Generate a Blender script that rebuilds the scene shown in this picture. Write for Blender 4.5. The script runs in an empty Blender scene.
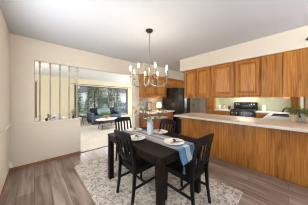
import bpy, bmesh, math, random
from mathutils import Vector, Matrix
S = bpy.context.scene
COL = S.collection
PI = math.pi
random.seed(7)

# ------------------------------------------------------------ camera, world, exposure
cam_data = bpy.data.cameras.new('camera')
cam = bpy.data.objects.new('camera', cam_data); COL.objects.link(cam)
cam.location = (0, 0, 1.32)
cam.rotation_euler = (PI/2, 0, -math.radians(43.3))
cam_data.sensor_width = 36.0
cam_data.lens = 36.0*127/308
cam_data.shift_y = -3.0/308
cam_data.clip_start = 0.02
S.camera = cam

w = bpy.data.worlds.new('daylight'); S.world = w; w.use_nodes = True
bg = w.node_tree.nodes['Background']
bg.inputs[0].default_value = (0.86, 0.93, 1.0, 1)
bg.inputs[1].default_value = 1.35

S.view_settings.view_transform = 'Standard'
S.view_settings.look = 'None'
S.view_settings.gamma = 1
S.view_settings.use_curve_mapping = False
S.view_settings.exposure = 0.66
S.cycles.filter_width = 1.1

XWIN = -.33
def area(name, loc, rot, sx, sy, power, color):
    l = bpy.data.lights.new(name, 'AREA'); l.shape = 'RECTANGLE'; l.size = sx; l.size_y = sy
    l.energy = power; l.color = color
    o = bpy.data.objects.new(name, l); COL.objects.link(o); o.location = loc; o.rotation_euler = rot
    return o
# area lamps as daylight; patio, left and side openings are unseen and added
area('added_patio_light', (1.5, -2.31, 1.08), (PI/2, 0, 0), 2.6, 2.0, 8, (0.93, 0.97, 1.0))
area('added_left_light', (XWIN-.04, 1.75, 1.45), (PI/2, 0, -PI/2), 1.45, 1.15, 28, (0.96, 0.98, 1.0))
area('kitchen_window_daylight', (5.0, -0.50, 1.55), (PI/2, 0, 0), 1.3, .9, 18, (0.93, 0.97, 1.0))
area('added_living_light', (6.15, 6.2, 1.15), (PI/2, 0, PI/2), 2.6, 2.0, 45, (0.97, 0.98, 1.0))

sl = bpy.data.lights.new('low_sun', 'SUN'); sl.energy = 1.6; sl.angle = math.radians(28); sl.color = (1, .97, .92)
so = bpy.data.objects.new('low_sun', sl); COL.objects.link(so)
so.rotation_euler = Vector((.42, .90, math.tan(math.radians(17)))).to_track_quat('Z', 'Y').to_euler()

# ------------------------------------------------------------ materials
def mat(name, color, rough=0.5, metal=0.0, spec=0.5, emit=None, estr=0.0, var=0.0, vscale=8.0, bump=0.0, bscale=60.0):
    m = bpy.data.materials.new(name); m.use_nodes = True
    n = m.node_tree.nodes; L = m.node_tree.links
    b = n['Principled BSDF']
    b.inputs['Roughness'].default_value = rough
    b.inputs['Metallic'].default_value = metal
    b.inputs['Specular IOR Level'].default_value = spec
    c = (color[0], color[1], color[2], 1)
    b.inputs['Base Color'].default_value = c
    if emit:
        b.inputs['Emission Color'].default_value = (*emit, 1); b.inputs['Emission Strength'].default_value = estr
    tc = n.new('ShaderNodeTexCoord')
    nz = n.new('ShaderNodeTexNoise'); nz.inputs['Scale'].default_value = vscale; nz.inputs['Detail'].default_value = 3
    L.new(tc.outputs['Object'], nz.inputs['Vector'])
    mx = n.new('ShaderNodeMix'); mx.data_type = 'RGBA'
    v = var if var else 0.03
    mx.inputs[6].default_value = tuple(x*(1-v) for x in color)+(1,)
    mx.inputs[7].default_value = tuple(min(1, x*(1+v)) for x in color)+(1,)
    L.new(nz.outputs['Fac'], mx.inputs[0]); L.new(mx.outputs[2], b.inputs['Base Color'])
    if bump:
        n2 = n.new('ShaderNodeTexNoise'); n2.inputs['Scale'].default_value = bscale; n2.inputs['Detail'].default_value = 2
        L.new(tc.outputs['Object'], n2.inputs['Vector'])
        bp = n.new('ShaderNodeBump'); bp.inputs['Strength'].default_value = bump; bp.inputs['Distance'].default_value = .01
        L.new(n2.outputs['Fac'], bp.inputs['Height']); L.new(bp.outputs['Normal'], b.inputs['Normal'])
    return m

def ramp(n, stops):
    r = n.new('ShaderNodeValToRGB')
    els = r.color_ramp.elements; els.remove(els[1])
    els[0].position = stops[0][0]; els[0].color = (*stops[0][1], 1)
    for p, c in stops[1:]: els.new(p).color = (*c, 1)
    return r

def grain(name, c1, c2, c3, axis='Z', rough=.4, board=0.0, scale=1.0, spec=.4):
    """wood with grain running along the axis; board = width of glued boards that differ in tone"""
    m = bpy.data.materials.new(name); m.use_nodes = True
    n = m.node_tree.nodes; L = m.node_tree.links; b = n['Principled BSDF']
    b.inputs['Roughness'].default_value = rough; b.inputs['Specular IOR Level'].default_value = spec
    tc = n.new('ShaderNodeTexCoord'); mp = n.new('ShaderNodeMapping')
    long_, cross = 1.1*scale, 16.0*scale
    mp.inputs['Scale'].default_value = tuple(long_ if a == axis else cross for a in 'XYZ')
    L.new(tc.outputs['Object'], mp.inputs['Vector'])
    nz = n.new('ShaderNodeTexNoise'); nz.inputs['Scale'].default_value = 1.6; nz.inputs['Detail'].default_value = 5; nz.inputs['Distortion'].default_value = 1.2
    L.new(mp.outputs['Vector'], nz.inputs['Vector'])
    r = ramp(n, [(.3, c1), (.5, c2), (.72, c3)]); L.new(nz.outputs['Fac'], r.inputs[0])
    out = r.outputs[0]
    s0 = n.new('ShaderNodeSeparateXYZ'); L.new(tc.outputs['Object'], s0.inputs[0])
    cr = [a for a in 'XYZ' if a != axis]
    sm = n.new('ShaderNodeMath'); L.new(s0.outputs[cr[0]], sm.inputs[0]); L.new(s0.outputs[cr[1]], sm.inputs[1])
    ls = n.new('ShaderNodeMath'); ls.operation = 'MULTIPLY'; ls.inputs[1].default_value = .22; L.new(s0.outputs[axis], ls.inputs[0])
    cb = n.new('ShaderNodeCombineXYZ'); L.new(sm.outputs[0], cb.inputs[0]); L.new(ls.outputs[0], cb.inputs[1])
    wv = n.new('ShaderNodeTexWave'); wv.bands_direction = 'X'; wv.inputs['Scale'].default_value = 11; wv.inputs['Distortion'].default_value = 9
    wv.inputs['Detail'].default_value = 1.5; wv.inputs['Detail Scale'].default_value = .55; L.new(cb.outputs[0], wv.inputs['Vector'])
    rw = ramp(n, [(.0, (.82, .77, .72)), (.30, (1, 1, 1)), (1, (1.0, 1.0, 1.0))]); L.new(wv.outputs['Fac'], rw.inputs[0])
    ml = n.new('ShaderNodeMix'); ml.data_type = 'RGBA'; ml.blend_type = 'MULTIPLY'; ml.inputs[0].default_value = 1
    L.new(out, ml.inputs[6]); L.new(rw.outputs[0], ml.inputs[7]); out = ml.outputs[2]
    if board:
        sx = n.new('ShaderNodeSeparateXYZ'); L.new(tc.outputs['Object'], sx.inputs[0])
        ad = n.new('ShaderNodeMath'); ad.operation = 'ADD'
        o1 = [a for a in 'XYZ' if a != axis]
        L.new(sx.outputs[o1[0]], ad.inputs[0]); L.new(sx.outputs[o1[1]], ad.inputs[1])
        dv = n.new('ShaderNodeMath'); dv.operation = 'DIVIDE'; dv.inputs[1].default_value = board; L.new(ad.outputs[0], dv.inputs[0])
        fl = n.new('ShaderNodeMath'); fl.operation = 'FLOOR'; L.new(dv.outputs[0], fl.inputs[0])
        wn = n.new('ShaderNodeTexWhiteNoise'); wn.noise_dimensions = '1D'; L.new(fl.outputs[0], wn.inputs['W'])
        hs = n.new('ShaderNodeHueSaturation')
        mr = n.new('ShaderNodeMapRange'); mr.inputs[3].default_value = .82; mr.inputs[4].default_value = 1.14
        L.new(wn.outputs['Value'], mr.inputs[0]); L.new(mr.outputs[0], hs.inputs['Value']); L.new(out, hs.inputs['Color']); out = hs.outputs[0]
    L.new(out, b.inputs['Base Color'])
    return m

M = {}
M['wall'] = mat('wall_paint', (.67, .60, .50), .7, bump=.05)
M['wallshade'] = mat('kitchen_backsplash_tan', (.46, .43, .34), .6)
M['cream'] = mat('cream_paint', (.68, .62, .47), .7)
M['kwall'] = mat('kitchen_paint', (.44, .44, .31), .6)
M['bandwhite'] = mat('pale_edge_band', (.56, .53, .48), .4)
M['whitecounter'] = mat('white_laminate', (.74, .74, .72), .3)
M['tancounter'] = mat('tan_laminate', (.60, .44, .32), .32, var=.12, vscale=25)
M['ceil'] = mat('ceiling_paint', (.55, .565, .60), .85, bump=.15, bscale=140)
M['ceil_lit'] = mat('light_lifted_ceiling', (.86, .87, .88), .8)  # living room brightness put into a lighter ceiling colour
M['white'] = mat('white_paint', (.80, .79, .76), .45)
M['oak'] = grain('oak_cabinet', (.25, .078, .012), (.40, .152, .028), (.48, .205, .046), 'Z', .42, spec=.25)
M['oakd'] = grain('oak_panel', (.32, .11, .018), (.47, .195, .038), (.56, .26, .062), 'Z', .36, spec=.3)
M['oakh'] = grain('oak_rail', (.25, .078, .012), (.40, .152, .028), (.48, .205, .046), 'Y', .35)
M['oakx'] = grain('oak_rail_across', (.25, .078, .012), (.40, .152, .028), (.48, .205, .046), 'X', .35)
M['oakp'] = grain('oak_veneer', (.30, .10, .016), (.44, .18, .038), (.53, .235, .06), 'Z', .42, board=.13, spec=.25)
M['oak_shaded'] = grain('shaded_oak', (.16, .045, .015), (.30, .09, .035), (.36, .12, .05), 'Z', .4)  # copy of the cabinet oak with shade put into a darker, redder tone
M['basewood'] = grain('baseboard_oak', (.20, .08, .03), (.32, .14, .06), (.38, .18, .08), 'Y', .4)
M['espresso'] = grain('espresso_wood', (.005, .003, .0025), (.010, .006, .005), (.020, .011, .008), 'Y', .42, spec=.1)
M['black'] = mat('black_brown_lacquer', (.0045, .0038, .004), .5, spec=.2)
M['spindle'] = grain('whitewashed_wood', (.26, .21, .19), (.36, .30, .27), (.44, .38, .35), 'Z', .5)
M['nickel'] = mat('brushed_nickel', (.27, .23, .18), .35, .85)
M['darkmetal'] = mat('dark_bronze', (.06, .045, .035), .35, .8)
M['blacksteel'] = mat('black_stainless', (.035, .036, .040), .3, .6)
M['blackgloss'] = mat('black_enamel', (.012, .012, .014), .2)
M['blackmatte'] = mat('black_matte', (.02, .02, .02), .55)
M['steel'] = mat('steel_handle', (.5, .5, .5), .3, 1)
M['ceramic'] = mat('white_ceramic', (.80, .78, .74), .25)
M['creamcer'] = mat('cream_ceramic', (.62, .48, .30), .45)
M['vase'] = mat('pale_grey_ceramic', (.50, .54, .60), .35)
M['linen'] = mat('linen_napkin', (.62, .52, .42), .9, var=.1, vscale=40)
M['napkin'] = mat('white_linen', (.60, .55, .48), .9, var=.1, vscale=40)
M['brownring'] = mat('brown_leather', (.07, .035, .02), .5)
M['leaf'] = mat('leaf_green', (.24, .30, .07), .5, var=.35, vscale=30)
M['olive'] = mat('olive_leaf', (.13, .125, .055), .6, var=.35, vscale=30)
M['stem'] = mat('stem_brown', (.12, .08, .04), .7)
M['purple'] = mat('purple_petal', (.20, .15, .40), .6, var=.3, vscale=60)
M['orange'] = mat('orange_petal', (.75, .25, .06), .6, var=.3, vscale=40)
M['navy'] = mat('navy_fabric', (.012, .018, .034), .85, var=.2, vscale=30)
M['slate'] = mat('slate_blue_fabric', (.075, .11, .16), .85, var=.15, vscale=30)
M['teal'] = mat('teal_fabric', (.19, .29, .30), .85, var=.2, vscale=30)
M['green'] = mat('green_fabric', (.10, .20, .07), .85, var=.2, vscale=30)
M['carpet'] = mat('beige_carpet', (.56, .51, .45), .95, var=.08, vscale=90, bump=.4, bscale=300)
M['rod'] = mat('curtain_rod_brown', (.16, .09, .05), .4)
M['shade'] = mat('taupe_window_frame', (.10, .09, .07), .5)
M['bark'] = mat('tree_bark', (.07, .05, .035), .9, var=.3)
M['needle'] = mat('evergreen_needles', (.26, .30, .20), .8, var=.5, vscale=3)
M['siding'] = mat('pale_siding', (.62, .64, .66), .7)
M['roof'] = mat('grey_shingle', (.12, .12, .13), .9, var=.2, vscale=20)
M['ground'] = mat('pale_winter_lawn', (.50, .50, .44), .95, var=.25, vscale=2)
M['car'] = mat('blue_car_paint', (.04, .08, .17), .3)
M['tyre'] = mat('tyre_rubber', (.015, .015, .015), .8)
M['grout'] = mat('dark_threshold', (.09, .07, .055), .5)
M['bulb'] = mat('lit_bulb', (1, .9, .7), .4, emit=(1, .78, .48), estr=14)
M['puck'] = mat('lit_amber_glass', (.9, .5, .2), .3, emit=(1, .30, .05), estr=.55)
M['lampshade'] = mat('lit_lampshade', (.9, .8, .6), .8, emit=(1, .78, .45), estr=1.3)
M['diffuser'] = mat('lit_ceiling_diffuser', (.95, .92, .85), .5, emit=(1, .90, .75), estr=7)

def glass_mat():
    m = bpy.data.materials.new('window_glass'); m.use_nodes = True
    n = m.node_tree.nodes; L = m.node_tree.links
    n.remove(n['Principled BSDF'])
    t = n.new('ShaderNodeBsdfTransparent'); g = n.new('ShaderNodeBsdfGlossy'); g.inputs['Roughness'].default_value = .02
    fr = n.new('ShaderNodeFresnel'); fr.inputs[0].default_value = 1.2
    mx = n.new('ShaderNodeMixShader'); L.new(fr.outputs[0], mx.inputs[0]); L.new(t.outputs[0], mx.inputs[1]); L.new(g.outputs[0], mx.inputs[2])
    L.new(mx.outputs[0], n['Material Output'].inputs[0]); return m
M['glass'] = glass_mat()

def floor_mat():
    m = bpy.data.materials.new('plank_floor'); m.use_nodes = True
    n = m.node_tree.nodes; L = m.node_tree.links; b = n['Principled BSDF']
    tc = n.new('ShaderNodeTexCoord'); mp = n.new('ShaderNodeMapping'); mp.inputs['Rotation'].default_value = (0, 0, PI/2)
    L.new(tc.outputs['Object'], mp.inputs['Vector'])
    br = n.new('ShaderNodeTexBrick'); br.offset = .37
    br.inputs['Scale'].default_value = 1; br.inputs['Brick Width'].default_value = 1.25; br.inputs['Row Height'].default_value = .18
    br.inputs['Mortar Size'].default_value = .0025; br.inputs['Mortar Smooth'].default_value = .2; br.inputs['Bias'].default_value = -.1
    br.inputs['Color1'].default_value = (.0, .0, .0, 1); br.inputs['Color2'].default_value = (1, 1, 1, 1); br.inputs['Mortar'].default_value = (.3, .3, .3, 1)
    L.new(mp.outputs[0], br.inputs['Vector'])
    mp2 = n.new('ShaderNodeMapping'); mp2.inputs['Scale'].default_value = (9, .8, 1)
    L.new(tc.outputs['Object'], mp2.inputs['Vector'])
    nz = n.new('ShaderNodeTexNoise'); nz.inputs['Scale'].default_value = 1.5; nz.inputs['Detail'].default_value = 6; nz.inputs['Distortion'].default_value = .8
    L.new(mp2.outputs[0], nz.inputs['Vector'])
    r = ramp(n, [(.28, (.115, .078, .060)), (.5, (.235, .172, .135)), (.72, (.36, .285, .235))])
    ad = n.new('ShaderNodeMath'); ad.operation = 'MULTIPLY_ADD'; ad.inputs[1].default_value = .20; ad.inputs[2].default_value = -.10
    L.new(br.outputs['Color'], ad.inputs[0])
    a2 = n.new('ShaderNodeMath'); L.new(ad.outputs[0], a2.inputs[0]); L.new(nz.outputs['Fac'], a2.inputs[1])
    L.new(a2.outputs[0], r.inputs[0])
    mx = n.new('ShaderNodeMix'); mx.data_type = 'RGBA'; mx.inputs[7].default_value = (.06, .04, .03, 1)
    L.new(br.outputs['Fac'], mx.inputs[0]); L.new(r.outputs[0], mx.inputs[6]); L.new(mx.outputs[2], b.inputs['Base Color'])
    b.inputs['Roughness'].default_value = .30
    return m
M['floor'] = floor_mat()

def rug_mat():
    m = bpy.data.materials.new('distressed_rug'); m.use_nodes = True
    n = m.node_tree.nodes; L = m.node_tree.links; b = n['Principled BSDF']; b.inputs['Roughness'].default_value = .95
    tc = n.new('ShaderNodeTexCoord')
    nz0 = n.new('ShaderNodeTexNoise'); nz0.inputs['Scale'].default_value = 9; nz0.inputs['Detail'].default_value = 6; nz0.inputs['Roughness'].default_value = .7; nz0.inputs['Distortion'].default_value = 1.6
    L.new(tc.outputs['Object'], nz0.inputs['Vector'])
    nz = n.new('ShaderNodeTexNoise'); nz.inputs['Scale'].default_value = 38; nz.inputs['Detail'].default_value = 4; nz.inputs['Roughness'].default_value = .7
    L.new(tc.outputs['Object'], nz.inputs['Vector'])
    ad = n.new('ShaderNodeMath'); ad.operation = 'MULTIPLY_ADD'; ad.inputs[1].default_value = .55; L.new(nz.outputs['Fac'], ad.inputs[0])
    sc = n.new('ShaderNodeMath'); sc.operation = 'MULTIPLY'; sc.inputs[1].default_value = .55; L.new(nz0.outputs['Fac'], sc.inputs[0]); L.new(sc.outputs[0], ad.inputs[2])
    r2 = ramp(n, [(.45, (.15, .13, .12)), (.51, (.30, .26, .225)), (.56, (.48, .43, .37)), (.66, (.60, .54, .46))]); L.new(ad.outputs[0], r2.inputs[0])
    L.new(r2.outputs[0], b.inputs['Base Color'])
    return m
M['rug'] = rug_mat()

def counter_mat():
    m = bpy.data.materials.new('speckled_laminate'); m.use_nodes = True
    n = m.node_tree.nodes; L = m.node_tree.links; b = n['Principled BSDF']; b.inputs['Roughness'].default_value = .25
    tc = n.new('ShaderNodeTexCoord')
    nz = n.new('ShaderNodeTexNoise'); nz.inputs['Scale'].default_value = 30; nz.inputs['Detail'].default_value = 5
    L.new(tc.outputs['Object'], nz.inputs['Vector'])
    r = ramp(n, [(.3, (.46, .35, .28)), (.5, (.56, .46, .38)), (.7, (.62, .54, .47))]); L.new(nz.outputs['Fac'], r.inputs[0])
    L.new(r.outputs[0], b.inputs['Base Color']); return m
M['counter'] = counter_mat()

def runner_mat():
    m = bpy.data.materials.new('striped_runner'); m.use_nodes = True
    n = m.node_tree.nodes; L = m.node_tree.links; b = n['Principled BSDF']; b.inputs['Roughness'].default_value = .9
    tc = n.new('ShaderNodeTexCoord'); sx = n.new('ShaderNodeSeparateXYZ'); L.new(tc.outputs['Object'], sx.inputs[0])
    mr = n.new('ShaderNodeMapRange'); mr.inputs[1].default_value = -.18; mr.inputs[2].default_value = .18; L.new(sx.outputs['X'], mr.inputs[0])
    end = ramp(n, [(0, (.07, .16, .30)), (.12, (.12, .25, .42)), (.32, (.09, .19, .34)), (.40, (.48, .60, .68)), (.60, (.52, .62, .68)), (.66, (.09, .19, .34)), (.86, (.13, .26, .44))])
    end.color_ramp.interpolation = 'CONSTANT'
    mid = ramp(n, [(0, (.22, .20, .19)), (.12, (.30, .28, .27)), (.3, (.45, .42, .39)), (.42, (.22, .20, .20)), (.6, (.46, .43, .40)), (.76, (.24, .22, .21)), (.9, (.34, .32, .30))])
    mid.color_ramp.interpolation = 'CONSTANT'
    L.new(mr.outputs[0], end.inputs[0]); L.new(mr.outputs[0], mid.inputs[0])
    # the dyed blue ends of the cloth
    ab = n.new('ShaderNodeMath'); ab.operation = 'ABSOLUTE'; L.new(sx.outputs['Y'], ab.inputs[0])
    st = n.new('ShaderNodeMapRange'); st.inputs[1].default_value = .52; st.inputs[2].default_value = .60; L.new(ab.outputs[0], st.inputs[0])
    mx = n.new('ShaderNodeMix'); mx.data_type = 'RGBA'; L.new(st.outputs[0], mx.inputs[0]); L.new(mid.outputs[0], mx.inputs[6]); L.new(end.outputs[0], mx.inputs[7])
    L.new(mx.outputs[2], b.inputs['Base Color']); return m
M['runner'] = runner_mat()

# ------------------------------------------------------------ helpers
def box(bm, x0, x1, y0, y1, z0, z1, bev=0.0, mtx=None):
    vs = [bm.verts.new((x, y, z)) for x in (x0, x1) for y in (y0, y1) for z in (z0, z1)]
    fs = [bm.faces.new([vs[i] for i in f]) for f in ((0,1,3,2), (4,6,7,5), (0,4,5,1), (2,3,7,6), (0,2,6,4), (1,5,7,3))]
    geo = vs
    if bev:
        es = list({e for f in fs for e in f.edges})
        r = bmesh.ops.bevel(bm, geom=es, offset=bev, segments=2, affect='EDGES', profile=.6)
        geo = r['verts']
    if mtx is not None:
        allv = {v for v in geo} | {v for v in vs if v.is_valid}
        for v in allv: v.co = mtx @ v.co
    return bm

def tube(bm, pts, r, seg=8, cap=True):
    pts = [Vector(p) for p in pts]
    rs = r if isinstance(r, (list, tuple)) else [r]*len(pts)
    rings = []
    t0 = (pts[1]-pts[0]).normalized()
    ref = Vector((0, 0, 1)) if abs(t0.z) < .9 else Vector((1, 0, 0))
    u = t0.cross(ref).normalized()
    for i, p in enumerate(pts):
        a = pts[max(0, i-1)]; b = pts[min(len(pts)-1, i+1)]
        t = (b-a).normalized()
        u = (u - t*u.dot(t)).normalized(); v = t.cross(u)
        rings.append([bm.verts.new(p + (u*math.cos(2*PI*k/seg) + v*math.sin(2*PI*k/seg))*rs[i]) for k in range(seg)])
    for a, b in zip(rings, rings[1:]):
        for k in range(seg): bm.faces.new((a[k], a[(k+1) % seg], b[(k+1) % seg], b[k]))
    if cap: bm.faces.new(rings[0][::-1]); bm.faces.new(rings[-1])
    return bm

def bar(bm, pts, w, d, side=(1, 0, 0)):
    """rectangular section swept along points; w across 'side', d the other way; w, d may be lists"""
    pts = [Vector(p) for p in pts]; side = Vector(side).normalized(); n = len(pts)
    ws = w if isinstance(w, (list, tuple)) else [w]*n
    ds = d if isinstance(d, (list, tuple)) else [d]*n
    rings = []
    for i, p in enumerate(pts):
        t = (pts[min(n-1, i+1)] - pts[max(0, i-1)]).normalized(); v = t.cross(side).normalized()
        a, b = side*ws[i]/2, v*ds[i]/2; c = .18
        ring = []
        for (sa, sb) in ((-1, -1+c), (-1+c, -1), (1-c, -1), (1, -1+c), (1, 1-c), (1-c, 1), (-1+c, 1), (-1, 1-c)):
            ring.append(bm.verts.new(p + a*sa + b*sb))
        rings.append(ring)
    for a, b in zip(rings, rings[1:]):
        for k in range(8): bm.faces.new((a[k], a[(k+1) % 8], b[(k+1) % 8], b[k]))
    bm.faces.new(rings[0][::-1]); bm.faces.new(rings[-1]); return bm

def lathe(bm, prof, c=(0, 0, 0), seg=24):
    rings = []
    for r, z in prof:
        if r < 1e-5: rings.append([bm.verts.new((c[0], c[1], c[2]+z))])
        else: rings.append([bm.verts.new((c[0]+r*math.cos(2*PI*k/seg), c[1]+r*math.sin(2*PI*k/seg), c[2]+z)) for k in range(seg)])
    for a, b in zip(rings, rings[1:]):
        for k in range(seg):
            k2 = (k+1) % seg
            if len(a) == 1 and len(b) == 1: continue
            if len(a) == 1: bm.faces.new((a[0], b[k2], b[k]))
            elif len(b) == 1: bm.faces.new((a[k], a[k2], b[0]))
            else: bm.faces.new((a[k], a[k2], b[k2], b[k]))
    return bm

def leaf(bm, p, d, ln, wd, up=Vector((0, 0, 1))):
    d = d.normalized(); s = d.cross(up)
    if s.length < .1: s = Vector((1, 0, 0))
    s.normalize(); nrm = s.cross(d)
    a = bm.verts.new(p); b = bm.verts.new(p+d*ln*.5+s*wd*.5+nrm*ln*.08); c = bm.verts.new(p+d*ln-nrm*ln*.08); e = bm.verts.new(p+d*ln*.5-s*wd*.5+nrm*ln*.08)
    m_ = bm.verts.new(p+d*ln*.5)
    bm.faces.new((a, b, m_)); bm.faces.new((b, c, m_)); bm.faces.new((c, e, m_)); bm.faces.new((e, a, m_))

def shell(bm, th):
    bm.normal_update()
    vs = list(bm.verts); fs = list(bm.faces); es = [e for e in bm.edges if len(e.link_faces) == 1]
    mp = {v: bm.verts.new(v.co - v.normal*th) for v in vs}
    for f in fs: bm.faces.new([mp[v] for v in reversed(f.verts)])
    for e in es:
        a, c = e.verts; bm.faces.new((a, c, mp[c], mp[a]))

def obj(name, bm, m, parent=None, smooth=True, loc=None):
    if isinstance(bm, bmesh.types.BMesh):
        bmesh.ops.recalc_face_normals(bm, faces=bm.faces)
        me = bpy.data.meshes.new(name); bm.to_mesh(me); bm.free()
    else: me = bm
    me.materials.append(m)
    if smooth:
        for p in me.polygons: p.use_smooth = True
        try: me.set_sharp_from_angle(angle=math.radians(35))
        except Exception: pass
    o = bpy.data.objects.new(name, me); COL.objects.link(o)
    if parent: o.parent = parent
    if loc: o.location = loc
    return o

def N(): return bmesh.new()
def thing(name, label, cat, loc=(0, 0, 0), rz=0, group=None):
    o = bpy.data.objects.new(name, None); COL.objects.link(o); o.empty_display_size = .1
    o.location = loc; o.rotation_euler = (0, 0, rz); o['label'] = label; o['category'] = cat
    if group: o['group'] = group
    return o
def tag(o, label, cat, group=None, kind=None):
    o['label'] = label; o['category'] = cat
    if group: o['group'] = group
    if kind: o['kind'] = kind
    return o
def struct(name, bm, m, parent=None, smooth=False, label=None):
    o = obj(name, bm, m, parent, smooth)
    if parent is None: o['kind'] = 'structure'
    if label: o['label'] = label
    return o
def part_label(o, l): o['label'] = l; return o
def kids(o): return [c for c in COL.objects if c.parent == o]
def dup(root, loc, rz, label, group=None):
    r = root.copy(); COL.objects.link(r); r.location = loc; r.rotation_euler = (0, 0, rz); r['label'] = label
    if group: r['group'] = group
    for ch in kids(root):
        c = ch.copy(); COL.objects.link(c); c.parent = r
        for g in kids(ch):
            d = g.copy(); COL.objects.link(d); d.parent = c
    return r

# ------------------------------------------------------------ the setting
XL, YA, XR, YF, CZ = -.33, 3.52, 6.05, 8.40, 2.54
YK = 3.58
b = N(); box(b, XL-.12, XR+.12, -2.3, YA+.02, -.08, 0); box(b, 2.43, XR+.12, YA+.02, YK+.1, -.08, 0); struct('floor', b, M['floor'])
b = N(); box(b, -2.0, XR+.12, YA+.02, YF+.12, -.08, -.002)
fl = struct('floor', b, M['carpet']); fl['label'] = 'beige carpet of the living room'
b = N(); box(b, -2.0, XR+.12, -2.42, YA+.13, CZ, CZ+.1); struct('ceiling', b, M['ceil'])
b = N(); box(b, -2.0, XR+.12, YA+.13, YF+.12, CZ, CZ+.1); struct('ceiling_living', b, M['ceil_lit'])
b = N(); box(b, .83, 2.43, YA-.015, YA+.03, 0, .008, .002); struct('trim_1', b, M['grout'], label='dark strip between the plank floor and the carpet')
b = N(); box(b, XL-.12, XL, -2.42, 1.0, 0, CZ); box(b, XL-.12, XL, 2.5, YA+.13, 0, CZ); box(b, XL-.12, XL, 1.0, 2.5, 0, .86); box(b, XL-.12, XL, 1.0, 2.5, 2.05, CZ); struct('wall_left', b, M['wall'])
b = N(); box(b, XL-.11, XL-.05, 1.0, 1.06, .86, 2.05); box(b, XL-.11, XL-.05, 2.44, 2.5, .86, 2.05); box(b, XL-.11, XL-.05, 1.06, 2.44, .86, .91); box(b, XL-.11, XL-.05, 1.06, 2.44, 2.0, 2.05); struct('window_4', b, M['white'], label='added white framed window, unseen, on the left wall for daylight')  # added window, out of view, to light the room from the left
# wall between dining room and living room: solid part, half wall, header
b = N()
box(b, XL, -.0, YA, YA+.13, 0, CZ)
box(b, 0, .83, YA, YA+.13, 0, .84)
box(b, 0, 2.43, YA, YA+.13, 2.116, CZ)
struct('wall_divider', b, M['wall'])
b = N(); box(b, XL-1.7, XL-.12, YA, YA+.13, 0, CZ); struct('wall_living_front', b, M['cream'])
b = N(); box(b, -.005, .855, YA-.03, YA+.16, .835, .865, .004); struct('trim_2', b, M['wall'], label='painted ledge cap on the half wall')
b = N(); box(b, XL, 0, YA-.018, YA, .835, .865, .004); struct('trim_3', b, M['wall'], label='chair rail on the divider wall')
b = N(); box(b, XL, XL+.022, -2.3, YA-.018, .83, .87, .005); struct('trim_4', b, M['wall'], label='chair rail on the left wall')
b = N(); box(b, XL+.012, .83, YA-.012, YA, 0, .055, .002); struct('baseboard_divider', b, M['basewood'])
b = N(); box(b, XL, XL+.012, -2.3, YA, 0, .055, .002); struct('baseboard_left', b, M['basewood'])
# kitchen back wall, right wall, near wall, dining near walls
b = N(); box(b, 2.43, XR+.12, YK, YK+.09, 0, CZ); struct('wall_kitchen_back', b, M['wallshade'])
b = N(); box(b, 2.43, 2.625, YA, YK, 0, CZ); struct('wall_stub', b, M['wall'])
b = N(); box(b, XR, XR+.12, -.36, YK, 0, CZ); struct('wall_right', b, M['kwall'])
b = N(); wx0, wx1, wz0, wz1 = 4.25, 5.75, 1.08, 2.05
box(b, 3.65, wx0, -.36, -.24, 0, CZ); box(b, wx1, XR, -.36, -.24, 0, CZ); box(b, wx0, wx1, -.36, -.24, 0, wz0); box(b, wx0, wx1, -.36, -.24, wz1, CZ)
struct('wall_kitchen_near', b, M['kwall'])
b = N(); box(b, 3.65, 3.77, -1.0, -.36, 0, CZ); box(b, 2.97, 3.65, -1.12, -1.0, 0, CZ); box(b, 2.97, 3.09, -2.42, -1.12, 0, CZ); struct('wall_dining_right', b, M['wall'])
b = N(); box(b, XL, .1, -2.42, -2.3, 0, CZ); box(b, 2.9, 2.97, -2.42, -2.3, 0, CZ); box(b, .1, 2.9, -2.42, -2.3, 2.12, CZ); struct('wall_near', b, M['wall'])
b = N(); box(b, .1, .17, -2.40, -2.32, 0, 2.12); box(b, 2.83, 2.9, -2.40, -2.32, 0, 2.12); box(b, 1.47, 1.53, -2.40, -2.32, 0, 2.06); box(b, .17, 2.83, -2.40, -2.32, 2.05, 2.12); box(b, .17, 2.83, -2.40, -2.32, 0, .05)
struct('door_1', b, M['white'], label='added white framed sliding patio door, unseen, for daylight')  # added opening behind the viewer to let daylight in
# living room
b = N(); W0, W1, WS, WH = 1.72, 5.12, .28, 2.14
box(b, .05, W0, YF, YF+.12, 0, CZ); box(b, W1, XR, YF, YF+.12, 0, CZ); box(b, W0, W1, YF, YF+.12, WH, CZ); box(b, W0, W1, YF, YF+.12, 0, WS)
box(b, -1.0, .05, YF, YF+.12, WH, CZ); box(b, -2.0, -1.0, YF, YF+.12, 0, CZ); box(b, -1.0, .05, YF, YF+.12, 0, .5)
struct('wall_living_far', b, M['cream'])
b = N(); box(b, -2.0, -1.88, YA+.13, YF, 0, CZ); struct('wall_living_left', b, M['cream'])
b = N(); box(b, XR, XR+.12, YK+.09, 4.85, 0, CZ); box(b, XR, XR+.12, 7.55, YF, 0, CZ); box(b, XR, XR+.12, 4.85, 7.55, 2.12, CZ); struct('wall_living_right', b, M['cream'])
b = N(); box(b, XR, XR+.06, 4.85, 4.92, 0, 2.12); box(b, XR, XR+.06, 7.48, 7.55, 0, 2.12); box(b, XR, XR+.06, 6.17, 6.23, .05, 2.05); box(b, XR, XR+.06, 4.92, 7.48, 2.05, 2.12); box(b, XR, XR+.06, 4.92, 7.48, 0, .05)
struct('door_3', b, M['white'], label='added white framed patio door, unseen, lighting the living room from the side')  # added opening, out of view, to brighten the living room
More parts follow.
